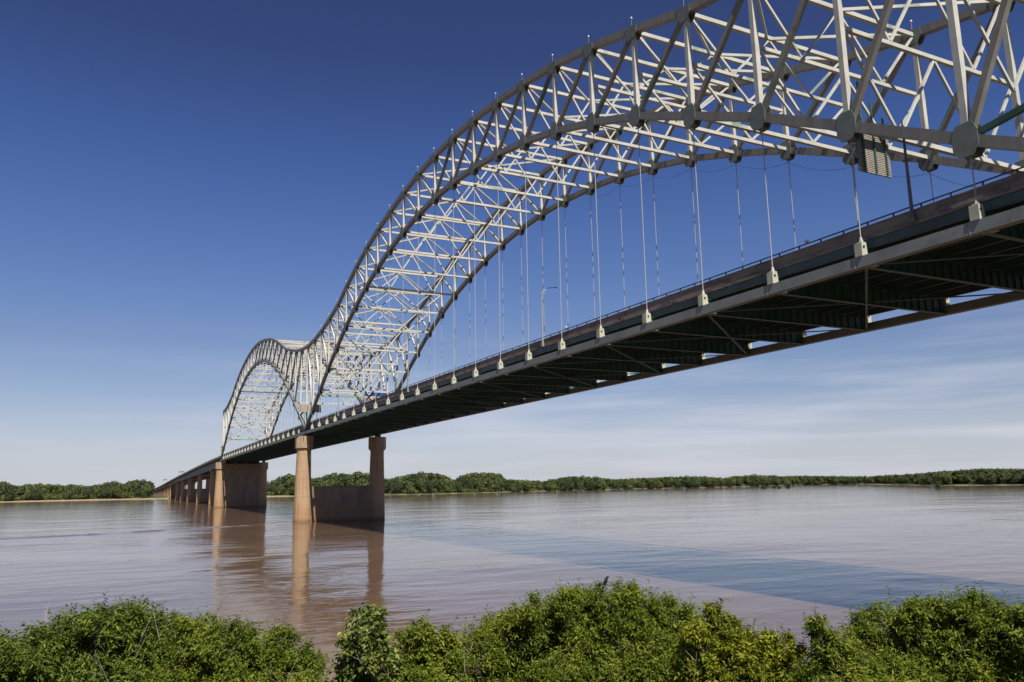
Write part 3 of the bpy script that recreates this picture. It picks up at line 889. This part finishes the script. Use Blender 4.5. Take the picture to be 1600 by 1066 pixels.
def shrub(label, lobes, dist, mat, seed, leaf=0.085, wid=0.34, dens=1.0, spr=0.30, per=11, jit=0.5, up=0.5, group=None, dv=0, name='shrub', cat='shrub'):
    """lobes: (u, v, r) in photo units at about ground distance `dist` (m)"""
    r = np.random.default_rng(seed)
    base = None
    L = []
    for i, (u, v, rr) in enumerate(lobes):
        dd = dist + float(r.uniform(-jit, jit))
        c = at(u, dd, v=v + dv); L.append((np.array(c), rr * dd / FPX))
    cen = np.mean([c for c, _ in L], 0)
    gz = float(ground_z(cen[0], cen[1])) - 0.1
    bk = (cen - np.array(CAM)) * np.array([1, 1, 0]); bk /= np.linalg.norm(bk)
    cen = cen + bk * 0.45
    root = np.array([cen[0], cen[1], float(ground_z(cen[0], cen[1])) - 0.1])
    t = empty(name, tuple(root)); tag(t, label, cat, group)
    Vs, Fs, off = [], [], 0
    st = MB()
    for c, rad in L:
        ns_ = int(dens * 330 * (rad / 0.5) ** 2) + 14
        # leafy tufts: each lobe carries its own knots of shoots, with thin places between them
        nt = max(5, int(11 * (rad / 0.5) ** 1.5))
        td = dirs(nt, r)
        pick = r.integers(0, nt, ns_)
        d = td[pick] + r.normal(size=(ns_, 3)) * 0.17
        loose = r.random(ns_) < 0.15
        d[loose] = dirs(int(loose.sum()), r)
        d /= np.linalg.norm(d, axis=1, keepdims=True)
        tr_ = (0.80 + 0.42 * r.random(nt))[pick]
        rr = rad * tr_ * (0.50 + 0.50 * r.random(ns_) ** 0.6)
        p0 = c + d * rr[:, None]
        ax = d * 0.75 + np.array([0, 0, up]) + r.normal(size=(ns_, 3)) * 0.35
        long_ = r.random(ns_) < 0.05
        ax /= np.linalg.norm(ax, axis=1, keepdims=True)
        ln = spr * (0.6 + 0.8 * r.random(ns_)) * np.where(long_, 1.7, 1.0)
        p0 = p0 - ax * (ln * np.where(long_, 0.35, 0.6))[:, None]
        tt = np.linspace(0.12, 1.0, per)
        pos = (p0[:, None, :] + ax[:, None, :] * (ln[:, None] * tt)[:, :, None])
        pos[:, :, 2] -= 0.12 * ln[:, None] * tt[None, :] ** 2
        pos = pos.reshape(-1, 3)
        axr = np.repeat(ax, per, 0)
        side = r.normal(size=axr.shape); side -= axr * (side * axr).sum(1, keepdims=True)
        side /= np.linalg.norm(side, axis=1, keepdims=True)
        la = axr * 0.55 + side * 0.9
        sz = leaf * (0.55 + 0.75 * r.random(len(pos)))
        V, F = leaves(pos, la, sz, wid, 0.25 + 0.5 * r.random(len(pos)), r)
        Vs.append(V); Fs.append(F + off); off += len(V)
        # stems from the root to the lobe, some twigs inside it
        cc = Vector(c)
        rt = Vector(root) + Vector((r.normal() * 0.3, r.normal() * 0.3, 0))
        midp = rt.lerp(cc, 0.55) + Vector((r.normal() * 0.12, r.normal() * 0.12, 0.1))
        st.tube(rt, midp, 0.022, 0.015, 6); st.tube(midp, cc, 0.015, 0.009, 5)
        for i in r.integers(0, ns_, max(6, ns_ // 14)):
            st.tube(cc, Vector(p0[i] + ax[i] * ln[i] * 0.8), 0.008, 0.003, 4)
        for i in np.nonzero(long_)[0]:
            st.tube(Vector(c + (p0[i] - c) * 0.6), Vector(p0[i]), 0.006, 0.004, 4)
            st.tube(Vector(p0[i]), Vector(p0[i] + ax[i] * ln[i] * 0.95 - np.array([0, 0, 0.11 * ln[i]])), 0.005, 0.002, 4)
    for q in range(7):
        tw = MB()
        c, rad = L[int(r.integers(0, len(L)))]
        a = Vector(c) + Vector((r.normal() * rad * .5, r.normal() * rad * .5, -rad * .2))
        d = Vector((r.normal() * .5, r.normal() * .5, 1.0)).normalized()
        e = a + d * (rad * r.uniform(1.2, 1.9))
        tw.tube(a, e, 0.009, 0.003, 5)
        for z in range(3):
            p = a.lerp(e, r.uniform(.45, .9)); tw.tube(p, p + (d + Vector((r.normal(), r.normal(), r.normal() * .4)) * .7).normalized() * rad * r.uniform(.3, .6), 0.005, 0.002, 4)
        two = tw.build('dead_twig', TWIG, t); two.location = -Vector(root)
    V = np.concatenate(Vs) - root
    mesh_np('foliage', V, np.concatenate(Fs), mat, parent=t)
    s = st.build('stem', BARK, t); s.location = -Vector(root)
    return t

LEAF_A = leaf_mat('leaf_dark', (0.034, 0.066, 0.008), (0.108, 0.160, 0.018), (0.250, 0.290, 0.044), trans=0.40, big=1.6)
LEAF_B = leaf_mat('leaf_mid', (0.045, 0.080, 0.008), (0.140, 0.192, 0.016), (0.300, 0.310, 0.036), trans=0.42, big=1.6)
LEAF_C = leaf_mat('leaf_broad', (0.045, 0.070, 0.014), (0.125, 0.165, 0.030), (0.38, 0.38, 0.12), trans=0.36, big=2.0)
LEAF_F = leaf_mat('leaf_yellow', (0.058, 0.090, 0.006), (0.180, 0.212, 0.012), (0.40, 0.37, 0.026), trans=0.42, big=1.4)
LEAF_H = leaf_mat('leaf_willow', (0.046, 0.080, 0.008), (0.142, 0.192, 0.016), (0.300, 0.312, 0.036), trans=0.42, big=1.5)

shrub('dense dark green shrub filling the bottom left corner of the photo',
      [(20, 1030, 55), (75, 1005, 42), (110, 985, 40), (150, 975, 40), (190, 965, 30), (200, 1000, 60), (243, 968, 26), (255, 990, 26), (130, 1030, 60), (40, 1075, 70), (215, 1060, 75), (120, 1095, 80), (-40, 1050, 60), (60, 1140, 90), (200, 1140, 90)],
      17.5, LEAF_A, 11, leaf=0.088, dv=22)
shrub('mid green shrub between the dark corner shrub and the gap of brown water',
      [(290, 985, 26), (335, 988, 24), (310, 1015, 42), (370, 1015, 36), (390, 1003, 24), (438, 1005, 24), (425, 1025, 36), (470, 1035, 26), (488, 1052, 22), (350, 1060, 60), (440, 1070, 55), (300, 1075, 60), (380, 1130, 90), (270, 1140, 80)],
      16.2, LEAF_B, 12, leaf=0.075)
shrub('upright sapling with broad leaves beside the gap of brown water',
      [(563, 958, 11), (583, 956, 12), (573, 972, 20), (562, 992, 24), (588, 995, 20), (575, 1015, 30), (560, 1035, 24), (598, 1035, 24), (570, 1065, 42), (560, 1110, 60)],
      14.2, LEAF_C, 13, dv=8, leaf=0.095, wid=0.62, dens=0.75, up=0.35, spr=0.24, name='sapling', cat='sapling')
shrub('small shrub with a pointed tip between the broad-leaved sapling and the big round shrub',
      [(660, 972, 9), (655, 985, 14), (683, 990, 14), (635, 1005, 22), (668, 1008, 26), (695, 1008, 22), (640, 1035, 36), (690, 1040, 36), (620, 1065, 46), (680, 1085, 60), (640, 1130, 70)],
      14.8, LEAF_B, 14, dv=8, leaf=0.08, wid=0.42)
shrub('biggest rounded green shrub, the one the black bird sits on',
      [(735, 1000, 32), (770, 985, 34), (805, 985, 38), (850, 948, 28), (840, 985, 46), (885, 940, 32), (925, 938, 30), (965, 940, 30), (1003, 938, 32), (1035, 955, 30), (1065, 962, 24), (900, 985, 60), (960, 990, 60), (1030, 1000, 56),
       (745, 1040, 50), (810, 1045, 60), (880, 1050, 65), (960, 1060, 70), (1040, 1060, 60), (780, 1110, 80), (900, 1130, 90), (1010, 1130, 80)],
      18.0, LEAF_H, 15, leaf=0.092, wid=0.29, up=0.35, dens=1.05, spr=0.36, dv=10)
shrub('yellow-green shrub right of the biggest rounded shrub',
      [(1105, 952, 14), (1122, 960, 15), (1085, 985, 24), (1118, 985, 26), (1150, 995, 26), (1180, 1003, 22), (1218, 1003, 20), (1205, 1020, 28), (1240, 1030, 22), (1100, 1020, 42), (1160, 1035, 42), (1220, 1055, 40), (1120, 1070, 60), (1200, 1100, 70), (1090, 1110, 60)],
      14.5, LEAF_F, 16, dv=7, leaf=0.085, wid=0.36)
shrub('leaning willow sapling sticking out at the left of the right-hand shrub',
      [(1268, 965, 7), (1278, 963, 8), (1276, 976, 12), (1288, 988, 14), (1298, 1003, 18), (1282, 1005, 12), (1312, 1022, 24), (1300, 1045, 32), (1330, 1055, 36), (1310, 1095, 60)],
      14.0, LEAF_B, 17, dv=10, leaf=0.085, wid=0.30, dens=1.1, spr=0.22, name='sapling', cat='sapling')
shrub('broad feathery green shrub filling the bottom right corner of the photo',
      [(1345, 970, 20), (1375, 952, 22), (1405, 960, 26), (1425, 950, 20), (1455, 955, 30), (1480, 938, 22), (1510, 936, 24), (1535, 955, 30), (1565, 955, 26), (1600, 975, 34), (1360, 1000, 36), (1420, 1000, 46), (1480, 995, 50), (1545, 1005, 50), (1605, 1025, 50),
       (1380, 1050, 52), (1450, 1060, 60), (1530, 1070, 64), (1610, 1085, 60), (1640, 1010, 50), (1420, 1120, 80), (1540, 1140, 90), (1650, 1120, 80)],
      17.0, LEAF_H, 18, leaf=0.092, wid=0.29, up=0.4, dens=1.05, spr=0.36, dv=15)

# ---- far trees: a few crowns, copied
FT = [leaf_mat('far_leaf_%d' % i, c0, c1, c2, trans=0.12, rough=0.7, big=0.10) for i, (c0, c1, c2) in enumerate([
    ((0.028, 0.046, 0.014), (0.062, 0.082, 0.025), (0.112, 0.128, 0.042)),
    ((0.038, 0.056, 0.016), (0.078, 0.098, 0.028), (0.130, 0.144, 0.046)),
    ((0.020, 0.034, 0.014), (0.042, 0.060, 0.024), (0.078, 0.094, 0.036))])]
def crown_arrays(h, w, r, nf, low=0.12, fs=0.85):
    """leaf-clump faces over an uneven crown of several lobes"""
    nl = r.integers(7, 11)
    P_, N_ = [], []
    lob = []
    for i in range(nl):
        a = r.uniform(0, 2 * math.pi); zz = r.uniform(low + 0.16, 0.82)
        rad = w * (0.20 + 0.12 * r.random()) * (1.25 - 0.6 * abs(zz - 0.5))
        off = w * 0.30 * (1.1 - abs(zz - 0.45)) * r.uniform(0.4, 1.0)
        lob.append((off * math.cos(a), off * math.sin(a), zz * h, rad, rad * r.uniform(0.9, 1.3)))
    lob.append((0, 0, h - w * 0.26, w * 0.27, w * 0.26))
    lob.append((0, 0, h * 0.5, w * 0.34, h * 0.34))
    vol = np.array([q[3] ** 2 for q in lob]); vol /= vol.sum()
    for q, f in zip(lob, vol):
        m_ = int(nf * f) + 8
        d = r.normal(size=(m_, 3)); d /= np.linalg.norm(d, axis=1, keepdims=True)
        rr = (0.72 + 0.34 * r.random(m_))[:, None]
        P_.append(np.array(q[:3]) + d * rr * np.array([q[3], q[3], q[4]])); N_.append(d)
    P_ = np.concatenate(P_); N_ = np.concatenate(N_)
    P_[:, 2] = np.maximum(P_[:, 2], h * low * 0.6)
    nn = N_ + r.normal(size=N_.shape) * 0.55
    nn /= np.linalg.norm(nn, axis=1, keepdims=True)
    s = np.cross(nn, r.normal(size=nn.shape)); s /= np.linalg.norm(s, axis=1, keepdims=True)
    t = np.cross(nn, s)
    sz = (fs * (0.5 + 0.9 * r.random(len(P_))))[:, None]
    V = np.stack([P_ - s * sz, P_ + t * sz * 0.7, P_ + s * sz, P_ - t * sz * 0.7], 1).reshape(-1, 3)
    F = np.arange(len(V)).reshape(-1, 4)
    return V, F
PROTO = []
for i in range(7):
    r = np.random.default_rng(50 + i)
    V, F = crown_arrays(20, [15, 13, 17, 12, 15, 18, 11][i], r, 1500, low=[.1, .12, .06, .14, .05, .08, .1][i])
    me_c = mesh_np('crown', V, F, FT[i % 3])
    tr = MB().tube((0, 0, -1), (0.2, 0, 7), 0.42, 0.3, 7).tube((0.2, 0, 7), (0.1, 0.2, 15), 0.3, 0.1, 6)
    for q in range(4):
        a = q * 1.57 + i; tr.tube((0.2, 0, 6 + q * 1.5), (3.6 * math.cos(a), 3.6 * math.sin(a), 11 + q), 0.16, 0.05, 5)
    me_t = tr.build('trunk', BARK)
    PROTO.append((me_c, me_t))
def far_tree(k, x, y, h, label, group, wscale=1.0, rz=0.0):
    c0, t0 = PROTO[k]
    z = float(ground_z(x, y))
    t = empty('tree', (x, y, z - 0.2)); t.rotation_euler.z = rz
    s = h / 20.0
    t.scale = (s * wscale, s * wscale, s)
    tag(t, label, 'tree', group)
    for o in (c0, t0):
        q = o.copy(); C.objects.link(q); q.parent = t
    return t
SIL_U = [-40, 5, 19, 29, 43, 53, 63, 70, 76, 83, 90, 101, 110, 123, 140, 151, 166, 180, 192, 208, 226, 237, 420, 452, 475, 494, 524, 545, 563, 580, 604, 629, 659, 685, 700, 709, 719, 737, 764, 779, 790, 812, 850, 880, 899, 932, 962, 1000, 1062, 1099, 1130, 1142, 1180, 1225, 1262, 1300, 1356, 1412, 1450, 1480, 1525, 1562, 1600, 1660, 1760]
SIL_V = [752, 751, 756, 761, 754, 758, 753, 759, 755, 760, 754, 760, 755, 758, 759, 757, 753, 751, 755, 748.5, 750, 753, 753, 739, 745, 746, 737, 740, 735, 743, 748, 742, 737, 739, 744, 750, 744, 737, 737, 739, 748, 749, 751, 744, 743, 744.5, 748, 746, 743.5, 743.5, 746, 744, 741, 743, 742.5, 743, 743.6, 740.6, 737.6, 735, 732, 731, 732, 731, 729]
DU = [-200, 0, 240, 440, 560, 640, 700, 800, 900, 1000, 1130, 1200, 1260, 1330, 1420, 1470, 1600, 1800]
DD = [1240, 1234, 1227, 1228, 1190, 1160, 1190, 1270, 1380, 1490, 1590, 1800, 1990, 1900, 1520, 1357, 1308, 1330]
rt = np.random.default_rng(99)
GRP = {0: ('leafy tree on the far bank left of the bridge', 'trees on the far bank left of the bridge'),
       1: ('leafy tree on the far bank behind the middle pier and right of it', 'trees on the far bank behind the piers'),
       2: ('leafy tree on the low far shore at the right of the photo', 'trees on the far right shore')}
n_tree = 0
def plant(u, back, vtop, k, ws):
    d = float(np.interp(u, DU, DD)) + back
    q = at(u, d, v=vtop)
    g = float(ground_z(q.x, q.y))
    h = max(6.0, q.z - g)
    gi = 0 if u < 330 else (1 if u < 1000 else 2)
    return far_tree(k, q.x, q.y, h, GRP[gi][0], GRP[gi][1], ws, float(rt.uniform(0, 6.28)))
u = -60.0
while u < 1720:
    if 238 < u < 250: u = 395.0
    v = float(np.interp(u, SIL_U, SIL_V))
    d = float(np.interp(u, DU, DD))
    plant(u, float(rt.uniform(25, 60)), v + float(rt.uniform(0, 1.2)), int(rt.integers(0, 7)), float(rt.uniform(0.85, 1.2)) * (1.0 if u < 1000 else 1.25))
    if rt.random() < (0.35 if u < 240 else 0.75):                                 # lower trees in front, at the water's edge
        base_v = 766.5 - 0.01634 * u + FPX * 9.3 / d
        plant(u + float(rt.uniform(-6, 6)), float(rt.uniform(8, 24)), v + (base_v - v) * float(rt.uniform(0.25, 0.55)), int(rt.integers(0, 7)), float(rt.uniform(0.9, 1.3)))
    u += (11.0 if u < 1000 else 10.0) * 1250 / d * float(rt.uniform(0.8, 1.2))
# the wood behind the front row reads as one mass
Vs, Fs, off = [], [], 0
for i in range(640):
    u = -160 + 1960 * (i + float(rt.uniform(0, 1))) / 640
    if 236 < u < 400: continue
    v = float(np.interp(u, SIL_U, SIL_V)) + 1.5
    d = float(np.interp(u, DU, DD)) + float(rt.uniform(40, 170))
    q = at(u, d, v=v); g = float(ground_z(q.x, q.y)); h = max(7.0, q.z - g)
    V, F = crown_arrays(h, float(rt.uniform(10, 16)), rt, 240, low=0.04, fs=1.5)
    a = rt.uniform(0, 6.28)
    Vs.append(V + np.array([q.x, q.y, g])); Fs.append(F + off); off += len(V)
wood = mesh_np('forest', np.concatenate(Vs), np.concatenate(Fs), FT[1])
tag(wood, 'continuous wood behind the front row of trees on the far bank', 'forest', kind='stuff')
# low willows and brush along the waterline
Vs, Fs, off = [], [], 0
for i in range(700):
    u = float(rt.uniform(-120, 1760)) if i < 520 else float(rt.uniform(-100, 232))
    if 225 < u < 405: continue
    d = float(np.interp(u, DU, DD)) + float(rt.uniform(14, 45))
    q = at(u, d); g = float(ground_z(q.x, q.y))
    if g < 0.8: continue
    V, F = crown_arrays(float(rt.uniform(2.5, 6.5)) * (1.25 if u < 240 else 1.0), float(rt.uniform(5, 10)), rt, 110, low=0.02, fs=1.0)
    Vs.append(V + np.array([q.x, q.y, g - 0.3])); Fs.append(F + off); off += len(V)
BRUSH = leaf_mat('bank_brush', (0.045, 0.062, 0.016), (0.078, 0.100, 0.024), (0.120, 0.135, 0.036), trans=0.15, rough=0.7, big=0.08)
brush = mesh_np('undergrowth', np.concatenate(Vs), np.concatenate(Fs), BRUSH)
tag(brush, 'low bright green brush along the far waterline', 'undergrowth', kind='stuff')
for c0, t0 in PROTO:
    for o in (c0, t0): bpy.data.objects.remove(o)
# small bushes standing in the shallows off the right shore
for i, (u, v, h, lb) in enumerate([(1194, 763.5, 6.0, 'leftmost of the tiny bushes standing out in the water off the far shore'), (1210, 763.0, 3.6, 'second of the tiny bushes standing out in the water off the far shore'), (1218, 763.2, 3.8, 'third of the tiny bushes standing out in the water off the far shore'), (1232, 762.6, 5.6, 'rightmost and roundest of the tiny bushes standing in a group out in the water'), (1467, 763.5, 8.0, 'lone bush standing in the water before the right-hand wood')]):
    d2 = _fw + _r2 * ((u - 800) / FPX) + _u2 * ((533 - v) / FPX)
    t_ = -CAM.z / d2.z
    q = CAM + d2 * t_
    V, F = crown_arrays(h, h * 1.2, rt, 260, low=0.05, fs=0.7)
    t = empty('drowned_bush', (q.x, q.y, -0.6)); tag(t, lb, 'bush')
    mesh_np('foliage', V, F, FT[2], parent=t)
    MB().tube((0, 0, -3), (0, 0, h * 0.6), 0.15, 0.06, 6).build('stem', BARK, t)

# ---- black bird on the biggest shrub
bp_ = at(945, 17.8, v=912.0)
me = bpy.data.meshes.new('bird')
pts = [(0, 0, 0), (0.02, 0, 0.045), (0.035, 0, 0.085), (0.045, 0, 0.115), (0.085, 0, 0.118), (-0.03, 0, -0.05), (-0.05, 0, -0.12)]
rad = [0.036, 0.040, 0.026, 0.026, 0.004, 0.022, 0.010]
me.from_pydata([(x * 1.2, y, z * 1.2) for x, y, z in pts], [(0, 1), (1, 2), (2, 3), (3, 4), (0, 5), (5, 6)], [])
bird = bpy.data.objects.new('bird', me); C.objects.link(bird)
bird.location = bp_; bird.rotation_euler.z = R(60)
me.materials.append(BLACK)
sk = bird.modifiers.new('Skin', 'SKIN')
for i, sv in enumerate(me.skin_vertices[0].data):
    sv.radius = (rad[i] * 1.2, rad[i] * 1.2)
me.skin_vertices[0].data[0].use_root = True
bird.modifiers.new('Sub', 'SUBSURF').render_levels = 2
tag(bird, 'small black bird perched on top of the biggest rounded shrub', 'bird')
